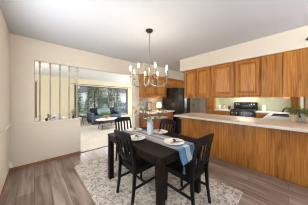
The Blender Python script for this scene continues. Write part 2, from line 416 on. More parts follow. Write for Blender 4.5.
def window(name, xs, z0, z1, y, fm, label):
    b = N(); d0, d1 = y+.01, y+.09
    for i, x in enumerate(xs):
        t = .045 if 0 < i < len(xs)-1 else .06
        xa = x-t/2 if 0 < i < len(xs)-1 else (x if i == 0 else x-t)
        box(b, xa, xa+t, d0, d1, z0, z1, .004)
    box(b, xs[0], xs[-1], d0, d1, z0, z0+.06, .004); box(b, xs[0], xs[-1], d0, d1, z1-.06, z1, .004)
    o = struct(name, b, fm, label=label)
    for a, c in zip(xs, xs[1:]):
        b = N(); box(b, a+.03, c-.03, y+.05, y+.056, z0+.05, z1-.05); obj('pane', b, M['glass'], o, False)
    return o
window('window_1', [W0, 2.40, 3.04, 3.68, 4.32, W1], WS, WH, YF, M['shade'], 'wide living room window of five tall panes')
window('window_2', [-1.0, -.45, .05], .5, WH, YF, M['shade'], 'second living room window left of the wide one')
b = N(); box(b, W1-.01, W1+.05, YF-.02, YF, WS-.06, WH+.03, .003); box(b, W0-.05, W0+.01, YF-.02, YF, WS-.06, WH+.03, .003); box(b, W0-.05, W1+.05, YF-.03, YF, WS-.08, WS-.03, .003)
struct('trim_5', b, M['shade'], label='casing around the wide living room window')
b = N(); box(b, .03, .09, YF-.02, YF, .44, WH+.03, .003); struct('trim_6', b, M['rod'], label='dark casing of the left window')
# kitchen window on the near wall with oak casing
b = N(); Y0 = -.24
box(b, wx0-.07, wx0, Y0, Y0+.02, wz0-.07, wz1+.07, .003); box(b, wx1, wx1+.07, Y0, Y0+.02, wz0-.07, wz1+.07, .003); box(b, wx0, wx1, Y0, Y0+.02, wz1, wz1+.07, .003); box(b, wx0-.08, wx1+.08, Y0, Y0+.04, wz0-.04, wz0, .003)
box(b, 4.98, 5.02, Y0-.06, Y0-.02, wz0, wz1, .003)
kw = struct('window_3', b, M['oak'], label='oak cased kitchen window over the sink')
b = N(); box(b, wx0, wx1, Y0-.05, Y0-.044, wz0, wz1); obj('pane', b, M['glass'], kw, False)
b = N(); box(b, XR-.025, XR, -.19, -.05, .95, 2.14, .004); struct('trim_7', b, M['oak'], label='oak trim board in the kitchen corner')
# passage door seen between fridge and pantry
b = N(); box(b, XR-.03, XR, 2.76, 3.03, 0, 2.04, .004); box(b, XR-.03, XR, 3.50, 3.57, 0, 2.04, .004); box(b, XR-.03, XR, 2.76, 3.57, 2.04, 2.14, .004)
struct('trim_8', b, M['white'], label='white door casing beside the oak pantry')
b = N(); box(b, XR-.012, XR, 3.03, 3.50, .01, 2.04, .004)
dr = struct('door_2', b, M['cream'], label='cream kitchen door beside the refrigerator')
b = N(); tube(b, [(XR-.012, 3.40, 1.0), (XR-.06, 3.40, 1.0)], .012, 10); tube(b, [(XR-.06, 3.42, .97), (XR-.065, 3.34, 1.10)], .014, 10); part_label(obj('handle', b, M['darkmetal'], dr), 'dark lever handle')
# soffits
b = N(); box(b, 3.28, 3.65, -1.0, 2.31, 2.185, CZ); struct('wall_soffit', b, M['wall'])
b = N(); box(b, 2.634, XR, 3.30, YK, 2.185, CZ); struct('wall_soffit_back', b, M['wall'])

# ------------------------------------------------------------ cabinets
def raised_door(parent, face, u0, u1, z0, z1, pos, th=.022, name='cabinet_door'):
    """door with frame and raised panel; face '-x' : lies on plane x=pos looking to -x, u is y; face '-y' likewise, u is x"""
    def pt(u, z, d): return (pos-d, u, z) if face == '-x' else (u, pos-d, z)
    def loops(prof):
        b = N(); prev = None
        for ins, d in prof:
            ring = [b.verts.new(pt(u, z, d)) for u, z in ((u0+ins, z0+ins), (u1-ins, z0+ins), (u1-ins, z1-ins), (u0+ins, z1-ins))]
            if prev:
                for k in range(4): b.faces.new((prev[k], prev[(k+1) % 4], ring[(k+1) % 4], ring[k]))
            prev = ring
        return b, prev
    b, last = loops([(0, 0), (0, th-.004), (.004, th), (.050, th), (.056, .004), (.070, .002)])
    b.faces.new(last)
    d = obj(name, b, M['oak'], parent, False)
    b, last = loops([(.066, .0025), (.070, .006), (.100, th*.95), (.104, th*.95)])
    b.faces.new(last)
    obj('raised_panel', b, M['oakd'], d, False)
    return d

def upper(label, y0, y1, doors, z0=1.365, z1=2.183, flat=False):
    t = thing('wall_cabinet', label, 'cabinet', (3.32, (y0+y1)/2, z0))
    def sh(o): 
        o.location = (-3.32, -(y0+y1)/2, -z0); return o
    b = N(); box(b, 3.32, 3.62, y0+.002, y1-.002, z0, z1, .002); box(b, 3.30, 3.32, y0+.002, y1-.002, z0, z0+.035, .002)
    sh(obj('cabinet_body', b, M['oakp' if flat else 'oak'], t))
    b = N()
    if flat:
        b = N(); box(b, 3.302, 3.32, y0+.004, y1-.004, z0+.036, z1, .002); sh(obj('flat_panel', b, M['oakp'], t))
    for (a, c) in doors:
        sh(raised_door(t, '-x', a, c, z0+.04, z1-.03, 3.32))
    return t
upper('two-door oak wall cabinet at the left end of the run above the peninsula', 1.385, 2.18, [(1.80, 2.15), (1.41, 1.765)])
upper('oak wall cabinet with one raised panel door, second from the left above the peninsula', .845, 1.38, [(.875, 1.355)])
upper('oak wall cabinet with a large raised panel door, next to the flat panels', .385, .84, [(.405, .815)])
upper('plain flat-panelled oak cabinet right beside the last raised panel door', .075, .38, [], flat=True)
upper('plain flat-panelled oak cabinet at the right edge of the photo', -.99, .07, [], flat=True)
# small lamps under the wall cabinets
for i, (y, lab) in enumerate([(.03, 'amber under-cabinet light above the potted herbs'), (.23, 'small amber under-cabinet light left of the potted herbs')]):
    b = N(); rr = (.05, .024)[i]
    lathe(b, [(0, -.032), (rr*.6, -.028), (rr*.95, -.012), (rr, 0), (0, 0)], (0, 0, 0), 20)
    tag(obj('cabinet_light', b, M['puck'], None, loc=(3.45, y, 1.365)), lab, 'lamp')

# peninsula base: oak veneer
t = thing('peninsula_cabinet', 'long oak veneered peninsula base facing the dining table', 'cabinet', (3.2, .8, 0))
def cab_parts(t, items):
    for nm, bm_, m in items:
        o = obj(nm, bm_, M[m], t); o.location = -t.location
b = N(); box(b, 2.99, 3.58, -.998, 2.04, .0, .868, .002)
b2 = N()
y = 2.045
for k, wd in enumerate((.66, .61, .62, .60, .555)):
    box(b2, 2.972, 2.99, y-wd+.0015, y-.0015, .004, .866, .0015); y -= wd
cab_parts(t, [('cabinet_body', b, 'oak'), ('veneer_panel', b2, 'oakp')])
t = thing('peninsula_countertop', 'long tan countertop with a pale edge on the oak peninsula', 'countertop', (3.16, .55, .868))
b = N(); box(b, 2.712, 3.62, -.998, 2.088, .869, .912, .003); cab_parts(t, [('worktop', b, 'tancounter')])
b = N(); box(b, 2.70, 2.712, -.998, 2.10, .868, .9115, .003); box(b, 2.712, 3.62, 2.088, 2.10, .868, .9115, .003)
cab_parts(t, [('edge_band', b, 'bandwhite')])
t = thing('sink_cabinet', 'oak base cabinet under the kitchen sink', 'cabinet', (4.5, .1, 0))
b = N(); box(b, 3.63, XR-.005, -.235, .36, 0, .868, .002); cab_parts(t, [('cabinet_body', b, 'oakx')])
b = N(); sx0, sx1, sy0, sy1 = 4.30, 5.02, -.12, .30
box(b, 3.622, sx0, -.238, .40, .869, .912, .004); box(b, sx1, 5.38, -.238, .40, .869, .912, .004); box(b, sx0, sx1, -.238, sy0, .869, .912, .004); box(b, sx0, sx1, sy1, .40, .869, .912, .004)
tag(obj('sink_countertop', b, M['whitecounter']), 'countertop around the black sink beyond the potted herbs', 'countertop')
b = N(); box(b, sx0, sx1, sy0, sy0+.02, .895, .922, .004); box(b, sx0, sx1, sy1-.02, sy1, .895, .922, .004); box(b, sx0, sx0+.02, sy0, sy1, .895, .922, .004); box(b, sx1-.02, sx1, sy0, sy1, .895, .922, .004); box(b, sx0+.01, sx1-.01, sy0+.01, sy1-.01, .872, .88)
tag(obj('kitchen_sink', b, M['blackmatte']), 'black drop-in kitchen sink', 'sink')
t = thing('kitchen_faucet', 'black arched faucet behind the sink', 'faucet', (4.40, -.16, .913))
b = N(); lathe(b, [(0, 0), (.035, 0), (.032, .02), (.018, .04), (0, .04)], (0, 0, 0)); obj('faucet_base', b, M['blackmatte'], t)
b = N(); pts = [(0, 0, .03), (0, 0, .12)] + [(0, .13-.13*math.cos(a), .12+.085*math.sin(a)) for a in [PI*k/10 for k in range(1, 10)]] + [(0, .26, .10)]
tube(b, pts, .014, 10); obj('spout', b, M['blackmatte'], t)
b = N(); tube(b, [(.03, 0, .05), (.09, 0, .10)], .008); obj('lever', b, M['blackmatte'], t)

# right-hand wall run: stove, counters, pantry
XC = 5.40
def base_run(label, y0, y1, ndoors):
    t = thing('base_cabinet', label, 'cabinet', (5.7, (y0+y1)/2, 0))
    b = N(); box(b, XC+.03, XR-.003, y0+.002, y1-.002, .1, .868, .002); box(b, XC+.09, XR-.003, y0+.002, y1-.002, 0, .1)
    o = obj('cabinet_body', b, M['oak'], t); o.location = -t.location
    wd = (y1-y0)/ndoors
    for k in range(ndoors):
        d = raised_door(t, '-x', y0+k*wd+.01, y0+(k+1)*wd-.01, .13, .66, XC+.03); d.location = -t.location
        b = N(); box(b, XC+.01, XC+.03, y0+k*wd+.01, y0+(k+1)*wd-.01, .69, .85, .004); q = obj('drawer', b, M['oak'], t); q.location = -t.location
        b2 = N(); tube(b2, [(XC+.01, y0+(k+.5)*wd, .77), (XC-.012, y0+(k+.5)*wd, .77)], .012); obj('knob', b2, M['darkmetal'], q)
    return t
base_run('oak base cabinet between the stove and the pantry', 1.55, 2.115, 1)
base_run('oak base cabinet between the stove and the sink corner', .40, .77, 1)
b = N(); box(b, XC, XR-.022, 1.552, 2.113, .869, .912, .004)
o = tag(obj('kitchen_countertop', b, M['whitecounter']), 'short countertop left of the black stove', 'countertop')
b = N(); box(b, XC, XR-.022, -.238, .768, .869, .912, .004)
o = tag(obj('kitchen_countertop', b, M['whitecounter']), 'countertop in the corner right of the black stove', 'countertop')
t = thing('pantry_cabinet', 'tall oak pantry cabinet beside the white door casing', 'cabinet', (5.7, 2.3, 0))
b = N(); box(b, XC+.02, 5.60, 2.118, 2.46, 0, 2.183, .002); o = obj('cabinet_body', b, M['oak'], t); o.location = -t.location
for z0, z1 in ((.1, 1.0), (1.02, 2.15)):
    d = raised_door(t, '-x', 2.13, 2.45, z0, z1, XC+.02); d.location = -t.location
b = N(); box(b, 5.603, XR, 2.118, 2.458, 0, CZ); struct('wall_pantry', b, M['kwall'])
# backsplash
b = N(); box(b, XR-.02, XR, -.04, 2.115, .913, 1.52); struct('trim_9', b, M['kwall'], label='pale backsplash behind the stove')
# stove
t = thing('gas_stove', 'black gas stove with raised control panel under the oak cabinets', 'stove', (5.7, 1.16, 0))
def P(nm, bm_, m, par=None, lab=None):
    o = obj(nm, bm_, M[m], par or t)
    if par is None: o.location = -t.location
    if lab: o['label'] = lab
    return o
b = N(); box(b, XC+.02, XR-.024, .785, 1.535, .0, .90, .005); P('stove_body', b, 'blackgloss')
b = N(); box(b, XC-.005, XC+.02, .80, 1.52, .22, .74, .006); dd = P('oven_door', b, 'blackgloss')
b = N(); tube(b, [(XC-.03, .85, .70), (XC-.03, 1.47, .70)], .011); P('handle', b, 'steel', dd)
b = N(); box(b, XC-.005, XC+.02, .80, 1.52, .04, .20, .006); P('drawer', b, 'blackgloss')
b = N(); box(b, XC-.01, XR-.024, .785, 1.535, .90, .925, .004); P('cooktop', b, 'blackgloss')
b = N(); box(b, 5.93, XR-.024, .785, 1.535, .925, 1.215, .012); bg_ = P('control_panel', b, 'blackgloss')
b = N(); box(b, 5.922, 5.93, 1.05, 1.27, 1.11, 1.17, .002); P('display', b, 'blacksteel', bg_)
for k in range(4):
    b = N(); yy = (.88, .96, 1.36, 1.44)[k]; tube(b, [(5.93, yy, 1.14), (5.905, yy, 1.14)], .02, 12); P('knob', b, 'steel', bg_)
for k, yy in enumerate((.97, 1.35)):
    b = N()
    for xx in (5.47, 5.63, 5.79, 5.90): box(b, xx-.006, xx+.006, yy-.16, yy+.16, .94, .955, .002)
    for dy in (-.16, 0, .16): box(b, 5.46, 5.91, yy+dy-.006, yy+dy+.006, .926, .955, .002)
    P('burner_grate', b, 'blackmatte')
for k in range(5):
    b = N(); tube(b, [(XC-.005, .87+k*.145, .83), (XC-.04, .87+k*.145, .83)], .022, 12); P('knob', b, 'steel')
# range hood over the stove
t = thing('range_hood', 'pale range hood above the black stove', 'hood', (5.8, 1.16, 1.55))
b = N(); box(b, 5.60, XR-.024, .79, 1.53, 1.62, 1.75, .01); P('hood_body', b, 'white')
b = N(); box(b, 5.66, 5.98, .9, 1.42, 1.612, 1.62); P('hood_lamp', b, 'diffuser')
l = bpy.data.lights.new('hood_light', 'AREA'); l.size = .4; l.energy = 4; l.color = (1, .93, .75)
lo = bpy.data.objects.new('hood_light', l); COL.objects.link(lo); lo.location = (5.85, 1.16, 1.60)
# added ceiling light, hidden behind the soffit, to brighten the kitchen
t = thing('added_ceiling_light', 'added flush kitchen ceiling light above the aisle, hidden by the soffit', 'lamp', (4.6, 1.6, CZ))
b = N(); lathe(b, [(0, 0), (.19, 0), (.19, -.02), (0, -.02)], (0, 0, 0), 28); obj('fixture_base', b, M['nickel'], t)
b = N(); lathe(b, [(.175, -.02), (.17, -.06), (.12, -.095), (0, -.11)], (0, 0, 0), 28); obj('diffuser', b, M['diffuser'], t)
l = bpy.data.lights.new('added_kitchen_lamp', 'AREA'); l.shape = 'DISK'; l.size = .36; l.energy = 12; l.color = (1, .93, .82)
lo = bpy.data.objects.new('added_kitchen_lamp', l); COL.objects.link(lo); lo.location = (4.6, 1.6, CZ-.125)

# ------------------------------------------------------------ back wall of the kitchen
t = thing('wall_cabinet', 'oak wall cabinet with two doors behind the chandelier', 'cabinet', (3.2, 3.4, 1.40))
b = N(); box(b, 2.634, 3.79, 3.30, YK-.003, 1.40, 2.183, .002); P('cabinet_body', b, 'oak')
for a, c in ((2.66, 3.20), (3.22, 3.77)):
    d = raised_door(t, '-y', a, c, 1.43, 2.15, 3.30); d.location = -t.location
t = thing('wall_cabinet', 'short oak wall cabinet above the refrigerator', 'cabinet', (4.3, 3.4, 1.78))
b = N(); box(b, 3.795, 4.95, 3.30, YK-.003, 1.79, 2.183, .002); P('cabinet_body', b, 'oak')
for a, c in ((3.82, 4.36), (4.38, 4.92)):
    d = raised_door(t, '-y', a, c, 1.82, 2.15, 3.30); d.location = -t.location
t = thing('refrigerator', 'black stainless refrigerator left of the peninsula', 'refrigerator', (4.2, 3.1, 0))
b = N(); box(b, 3.83, 4.62, 2.82, YK-.02, .02, 1.76, .01); P('fridge_body', b, 'blackgloss')
for a, c, z0, z1 in ((3.832, 4.222, .70, 1.755), (4.228, 4.618, .70, 1.755)):
    b = N(); box(b, a, c, 2.76, 2.82, z0, z1, .012); d = P('fridge_door', b, 'blacksteel')
    hx = 4.19 if a < 4 else 4.26
    b = N(); tube(b, [(hx, 2.76, .82), (hx, 2.72, .85), (hx, 2.72, 1.6), (hx, 2.76, 1.63)], .012); P('handle', b, 'steel', d)
b = N(); box(b, 3.832, 4.618, 2.76, 2.82, .06, .69, .012); d = P('freezer_drawer', b, 'blacksteel')
b = N(); tube(b, [(3.9, 2.76, .62), (3.93, 2.72, .62), (4.52, 2.72, .62), (4.55, 2.76, .62)], .012); P('handle', b, 'steel', d)
t = thing('base_cabinet', 'reddish oak base cabinet left of the refrigerator', 'cabinet', (3.2, 3.2, 0))
b = N(); box(b, 2.66, 3.77, 2.96, YK-.003, 0, .868, .002); P('cabinet_body', b, 'oak_shaded')
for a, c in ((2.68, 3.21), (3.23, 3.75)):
    d = raised_door(t, '-y', a, c, .1, .66, 2.96); d.location = -t.location; d.data.materials[0] = M['oak_shaded']
    kids(d)[0].data.materials[0] = M['oak_shaded']
    b = N(); box(b, a, c, 2.94, 2.96, .69, .85, .004); q = P('drawer', b, 'oak_shaded')
b = N(); box(b, 2.645, 3.80, 2.92, YK-.003, .869, .912, .004)
tag(obj('kitchen_countertop', b, M['whitecounter']), 'countertop left of the refrigerator under the oak wall cabinet', 'countertop')
# lower console in front
t = thing('console_cabinet', 'low reddish wooden console with pale top behind the branch vase', 'cabinet', (2.6, 2.75, 0))
b = N(); box(b, 2.32, 2.90, 2.56, 2.88, .0, .77, .003); P('cabinet_body', b, 'oak_shaded')
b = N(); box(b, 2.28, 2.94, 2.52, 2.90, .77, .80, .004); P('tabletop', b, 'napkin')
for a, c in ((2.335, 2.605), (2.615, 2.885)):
    d = raised_door(t, '-y', a, c, .06, .74, 2.56, th=.014); d.location = -t.location; d.data.materials[0] = M['oak_shaded']; kids(d)[0].data.materials[0] = M['oak_shaded']

# counter lamp, framed tray and small canisters
t = thing('table_lamp', 'small lit lamp on the counter left of the refrigerator', 'lamp', (3.36, 3.30, .913))
b = N(); lathe(b, [(0, 0), (.05, 0), (.045, .015), (.02, .03), (.03, .08), (.012, .12), (.01, .16), (0, .16)]); obj('lamp_base', b, M['darkmetal'], t)
b = N(); lathe(b, [(.095, .12), (.07, .30), (.067, .30), (.092, .12)]); obj('lamp_shade', b, M['lampshade'], t)
l = bpy.data.lights.new('counter_lamp', 'POINT'); l.energy = 5; l.color = (1, .72, .4); l.shadow_soft_size = .04
lo = bpy.data.objects.new('counter_lamp', l); COL.objects.link(lo); lo.location = (3.36, 3.30, 1.17)
t = thing('picture_frame', 'dark wooden frame leaning on the backsplash left of the lamp', 'frame', (3.05, 3.50, .913))
b = N(); box(b, -.10, .10, -.012, .012, 0, .02, .003); box(b, -.10, .10, -.012, .012, .30, .32, .003); box(b, -.10, -.08, -.012, .012, .02, .30, .003); box(b, .08, .10, -.012, .012, .02, .30, .003); obj('frame', b, M['darkmetal'], t)
b = N(); box(b, -.08, .08, -.003, .008, .02, .30); obj('picture', b, M['linen'], t)
def canister(x, y, z, r, h, m, label, name='canister', lid=None, cat='canister'):
    t = thing(name, label, cat, (x, y, z))
    b = N(); lathe(b, [(0, 0), (r*.92, 0), (r, h*.08), (r, h*.8), (r*.8, h*.88), (0, h*.88)]); obj('body', b, M[m], t)
    b = N(); lathe(b, [(0, h*.88), (r*.82, h*.88), (r*.82, h*.95), (r*.25, h), (0, h)]); obj('lid', b, M[lid or m], t)
    return t
canister(5.62, 1.98, .913, .05, .19, 'ceramic', 'white canister nearest the pantry on the stove counter')
canister(5.62, 1.80, .913, .045, .20, 'creamcer', 'cream canister between the white canister and the brown jars', lid='brownring')
canister(5.85, 1.68, .913, .045, .16, 'brownring', 'squat brown jar beside the stove', 'jar', cat='jar')
canister(5.66, 1.62, .913, .035, .10, 'darkmetal', 'tiny dark jar in front of the squat brown jar', 'jar', cat='jar')
canister(5.90, .60, .913, .05, .20, 'ceramic', 'white canister in the corner right of the stove')
# pots with herbs on the peninsula
def herb(x, y, r, h, lab, m, n, spread, top, seed, petals=None):
    random.seed(seed)
    t = thing('potted_herb', lab, 'plant', (x, y, .913))
    b = N(); lathe(b, [(0, 0), (r*.8, 0), (r, h*.9), (r*1.05, h*.92), (r*1.05, h), (r*.9, h), (r*.88, h*.9), (0, h*.9)]); obj('pot', b, M[m], t)
    b = N()
    for i in range(n):
        a = random.uniform(0, 2*PI); q = random.random()**.6*spread; z = h+random.uniform(0, top)
        p = Vector((q*math.cos(a), q*math.sin(a), z)); d = Vector((math.cos(a), math.sin(a), random.uniform(.1, 1.1)))
        leaf(b, p, d, random.uniform(.04, .07), random.uniform(.025, .04))
    obj('foliage', b, M['leaf'], t, False)
    b = N()
    for i in range(10):
        a = random.uniform(0, 2*PI); q = spread*.8
        tube(b, [(0, 0, h*.85), (q*.5*math.cos(a), q*.5*math.sin(a), h+top*.4), (q*math.cos(a), q*math.sin(a), h+top*.8)], .002, 5)
    obj('stems', b, M['stem'], t)
    if petals:
        b = N()
        for i in range(26):
            a = random.uniform(0, 2*PI); q = random.random()*spread
            leaf(b, Vector((q*math.cos(a), q*math.sin(a), h+top*random.uniform(.6, 1.1))), Vector((math.cos(a), math.sin(a), .6)), .035, .025)
        obj('bloom', b, M[petals], t, False)
herb(3.50, -.065, .06, .13, 'leafy herb in a beige pot on the peninsula corner', 'creamcer', 150, .10, .11, 3)
herb(3.34, -.245, .055, .115, 'purple-tipped plant in a tan pot at the right edge of the peninsula', 'linen', 110, .075, .11, 5, 'purple')
canister(3.52, -.30, .913, .045, .17, 'brownring', 'brown wooden jar at the far right of the peninsula behind the tan pot', 'jar', cat='jar')

# ------------------------------------------------------------ spindles on the half wall
sp_x = [.085, .255, .425, .60, .765]
names = ['leftmost turned whitewashed spindle on the half wall ledge', 'second whitewashed spindle from the left on the half wall ledge', 'middle one of the five whitewashed spindles on the half wall', 'fourth whitewashed spindle from the left, beside the last one', 'rightmost whitewashed spindle at the end of the half wall']
prof = [(0, 0), (.022, 0), (.022, .03), (.014, .05), (.020, .10), (.012, .14), (.015, .62), (.012, 1.11), (.020, 1.15), (.014, 1.20), (.022, 1.22), (.022, 1.251), (0, 1.251)]
b = N(); lathe(b, prof, (0, 0, 0), 16)
sp0 = obj('spindle', b, M['spindle'], None, loc=(sp_x[0], YA+.065, .865))
tag(sp0, names[0], 'spindle', 'spindles on the half wall')
for x, nm in zip(sp_x[1:], names[1:]):
    c = sp0.copy(); COL.objects.link(c); c.location.x = x; c['label'] = nm
b = N(); box(b, 0, .012, YA+.02, YA+.11, .865, 2.116, .002); struct('trim_10', b, M['spindle'], label='jamb strip at the left side of the spindle opening')
# ledge items
t = thing('potted_succulent', 'small dark plant leaning in a pot on the half wall ledge', 'plant', (.19, YA+.03, .866))
b = N(); lathe(b, [(0, 0), (.022, 0), (.028, .04), (.022, .055), (0, .055)]); obj('pot', b, M['darkmetal'], t)
b = N(); random.seed(2)
for i in range(40):
    a = random.uniform(0, 2*PI); leaf(b, Vector((.02+.015*random.random(), 0, .05+.07*random.random())), Vector((math.cos(a)*.6+.3, math.sin(a)*.6, .5)), .035, .022)
obj('foliage', b, M['green'], t, False)
t = thing('flower_pot', 'bunch of purple flowers in a low pot on the half wall ledge', 'plant', (.315, YA+.03, .866))
b = N(); lathe(b, [(0, 0), (.03, 0), (.038, .03), (.03, .03), (0, .028)]); obj('pot', b, M['vase'], t)
b = N()
for i in range(90):
    a = random.uniform(0, 2*PI); q = .04*random.random(); leaf(b, Vector((q*math.cos(a), q*math.sin(a), .03+.04*random.random())), Vector((math.cos(a), math.sin(a), .6)), .022, .018)
obj('bloom', b, M['purple'], t, False)
t = thing('pitcher', 'white ceramic pitcher right of the purple flowers on the ledge', 'pitcher', (.355, YA+.115, .866))
b = N(); lathe(b, [(0, 0), (.026, 0), (.034, .04), (.022, .09), (.027, .125), (.023, .125), (.018, .09), (0, .02)]); obj('body', b, M['ceramic'], t)
b = N(); tube(b, [(.028, 0, .03), (.055, 0, .05), (.055, 0, .085), (.022, 0, .10)], .005); obj('handle', b, M['ceramic'], t)
t = thing('teapot', 'low white ceramic teapot on the ledge between two spindles', 'teapot', (.50, YA+.065, .866))
b = N(); lathe(b, [(0, 0), (.035, 0), (.048, .03), (.035, .055), (0, .06)]); obj('body', b, M['ceramic'], t)
b = N(); tube(b, [(.04, 0, .025), (.07, 0, .04), (.085, 0, .065)], [.012, .009, .006]); obj('spout', b, M['ceramic'], t)
b = N(); tube(b, [(-.04, 0, .02), (-.07, 0, .03), (-.07, 0, .055), (-.035, 0, .055)], .005); obj('handle', b, M['ceramic'], t)
b = N(); lathe(b, [(0, .055), (.022, .056), (.015, .066), (.006, .07), (.008, .08), (0, .085)]); obj('lid', b, M['ceramic'], t)
t = thing('leafy_sprig_vase', 'slim dark vase with green leaves at the end of the half wall ledge', 'vase', (.68, YA+.03, .866))
b = N(); lathe(b, [(0, 0), (.022, 0), (.026, .04), (.012, .08), (.014, .10), (0, .095)]); obj('vase', b, M['darkmetal'], t)
b = N(); random.seed(9)
for i in range(7):
    a = 2*PI*i/7; q = .05; tip = Vector((q*math.cos(a), q*.6*math.sin(a), .16+.06*random.random()))
    tube(b, [(0, 0, .09), tip*.6+Vector((0, 0, .04)), tip], .002, 5)
obj('stems', b, M['stem'], t)
b = N(); random.seed(9)
for i in range(34):
    a = random.uniform(0, 2*PI); q = .05*random.random()**.5; leaf(b, Vector((q*math.cos(a), q*.6*math.sin(a), .12+.12*random.random())), Vector((math.cos(a), math.sin(a)*.6, .3)), .045, .03)
obj('leaves', b, M['leaf'], t, False)
# plug-in night light on the left wall
t = thing('plug_in_light', 'white plug-in night light on its outlet near the left corner', 'night light', (XL, 3.36, .18))
b = N(); box(b, .0, .006, -.04, .04, -.06, .06, .003); obj('outlet_plate', b, M['white'], t)
b = N(); box(b, .006, .045, -.022, .03, -.035, .045, .008); box(b, .012, .055, -.03, .01, -.06, -.02, .008); obj('body', b, M['ceramic'], t)

# ------------------------------------------------------------ rug, table, chairs
random.seed(4)
b = N(); box(b, .56, 2.15, .44, 2.88, .001, .011, .003)
tag(obj('area_rug', b, M['rug'], smooth=False), 'distressed grey and cream rug under the dining table', 'rug')

TX0, TX1, TY0, TY1, TH = .89, 1.73, .85, 2.08, .75
t = thing('dining_table', 'dark espresso wooden dining table with thick square legs', 'table', ((TX0+TX1)/2, (TY0+TY1)/2, .011))
hx, hy = (TX1-TX0)/2, (TY1-TY0)/2
b = N(); box(b, -hx, hx, -hy, hy, TH-.011-.028, TH-.011, .004); obj('tabletop', b, M['espresso'], t)
b = N(); A0, A1 = TH-.011-.105, TH-.011-.028
for s in (-1, 1):
    box(b, -hx+.09, hx-.09, s*(hy-.02)-.011, s*(hy-.02)+.011, A0, A1, .002); box(b, s*(hx-.02)-.011, s*(hx-.02)+.011, -hy+.09, hy-.09, A0, A1, .002)
obj('apron', b, M['espresso'], t)
for sx in (-1, 1):
    for sy in (-1, 1):
        b = N(); cx, cy = sx*(hx-.042), sy*(hy-.042); q = .036
        box(b, cx-q, cx+q, cy-q, cy+q, 0, A1, .004); obj('leg', b, M['espresso'], t)

def make_chair(label):
    t = thing('dining_chair', label, 'chair', (0, 0, 0), 0, 'dining chairs around the table')
    m = M['black']
    b = N(); box(b, -.205, .205, -.185, .215, .432, .452, .008)
    for v in b.verts:
        if v.co.z > .45: v.co.z -= .008*max(0, 1-(v.co.x/.17)**2)*max(0, 1-((v.co.y-.01)/.18)**2)
    obj('seat', b, m, t)
    b = N(); box(b, -.175, .175, .165, .185, .375, .432, .002); box(b, -.175, .175, -.18, -.16, .375, .432, .002)
    for s in (-1, 1): box(b, s*.175-.01, s*.175+.01, -.17, .18, .375, .432, .002)
    obj('seat_frame', b, m, t)
    for s in (-1, 1):
        b = N(); bar(b, [(s*.178, .185, 0), (s*.178, .178, .43)], [.028, .036], [.028, .036]); obj('leg', b, m, t)
        b = N(); pts = [(s*.18, -.235, 0), (s*.18, -.205, .2), (s*.18, -.19, .43), (s*.18, -.205, .58), (s*.18, -.235, .74), (s*.18, -.275, .885)]
        bar(b, pts, [.026, .028, .03, .028, .026, .024], [.03, .036, .044, .040, .034, .026]); part_label(obj('rear_leg', b, m, t), 'rear leg that runs up as the back post')
        b = N(); bar(b, [(s*.178, -.205, .21), (s*.178, .18, .21)], .018, .03, (1, 0, 0)); obj('stretcher', b, m, t)
    b = N(); bar(b, [(-.17, -.02, .21), (.17, -.02, .21)], .03, .016, (0, 0, 1)); obj('stretcher', b, m, t)
    # curved rails
    def rail(y0, z0, h):
        b = N(); pts = [(x, y0-.03*(1-(x/.18)**2), z0) for x in [-.18+.36*k/8 for k in range(9)]]
        rings = []
        for x, y, z in pts:
            dz = .018*(1-(x/.185)**2) if h > .05 else 0
            rings.append([b.verts.new(c) for c in ((x, y-.010, z-h/2), (x, y+.010, z-h/2), (x, y+.010-h*.12, z+h/2+dz), (x, y-.010-h*.12, z+h/2+dz))])
        for a, c in zip(rings, rings[1:]):
            for k in range(4): b.faces.new((a[k], a[(k+1) % 4], c[(k+1) % 4], c[k]))
        b.faces.new(rings[0][::-1]); b.faces.new(rings[-1]); return b
    obj('top_rail', rail(-.262, .855, .075), m, t)
    obj('lower_rail', rail(-.205, .565, .035), m, t)
    for x in (-.108, -.036, .036, .108):
        cv = .03*(1-(x/.18)**2)
        b = N(); bar(b, [(x, -.205-cv, .57), (x, -.228-cv, .70), (x, -.258-cv, .84)], .034, .012); obj('slat', b, m, t)
    return t
RZ = .013
c0 = make_chair('black wooden slat-back chair on the left long side of the table, nearest the half wall')
c0.location = (1.088, 1.475, RZ); c0.rotation_euler = (0, 0, -PI/2)
dup(c0, (1.434, .92, RZ), 0, 'black wooden slat-back chair at the near end of the table under the hanging runner')
dup(c0, (1.45, 2.29, RZ), PI, 'black wooden slat-back chair at the far end of the table, toward the living room')
dup(c0, (1.66, 1.64, RZ), PI/2, 'black wooden slat-back chair on the kitchen side of the table, beside the peninsula')

# runner
t = thing('table_runner', 'blue striped table runner hanging over the near table end with a tassel', 'table runner', (1.33, 1.465, TH))
b = N(); half = .165; ys = []
path = [(-.665-.002, -.155), (-.645, -.10), (-.634, -.05), (-.630, -.008), (-.622, .004)] + [(-.60+1.20*k/12, .004) for k in range(13)] + [(.622, .004), (.630, -.01), (.634, -.08), (.637, -.16)]
nx = 14; rows = []
for j, (yy, zz) in enumerate(path):
    row = []
    for i in range(nx+1):
        x = -half+2*half*i/nx
        hang = max(0, -zz)
        wv = .012*math.sin(i*1.3)*min(1, hang/.1); 
        dz = 0
        if j == 0: dz = .02*(i/nx)          # slightly uneven hem
        sgn = -1 if yy < 0 else 1
        row.append(b.verts.new((x*(1-.18*min(1, hang/.19)), yy+sgn*abs(wv), zz+dz)))
    rows.append(row)
for a, c in zip(rows, rows[1:]):
    for i in range(nx): b.faces.new((a[i], a[i+1], c[i+1], c[i]))
shell(b, .003)
obj('cloth', b, M['runner'], t)
for sx, ez in ((-.13, -.235), (.13, -.215)):
    b = N(); yy = -.675
    tube(b, [(sx, yy+.01, -.14), (sx, yy, ez+.05)], .004, 6); lathe(b, [(0, ez+.06), (.012, ez+.055), (.014, ez+.04), (.009, ez+.03), (.018, ez-.01), (0, ez-.012)], (sx, yy, 0), 12)
    part_label(obj('tassel', b, M['slate'], t), 'blue tassel at the hem')

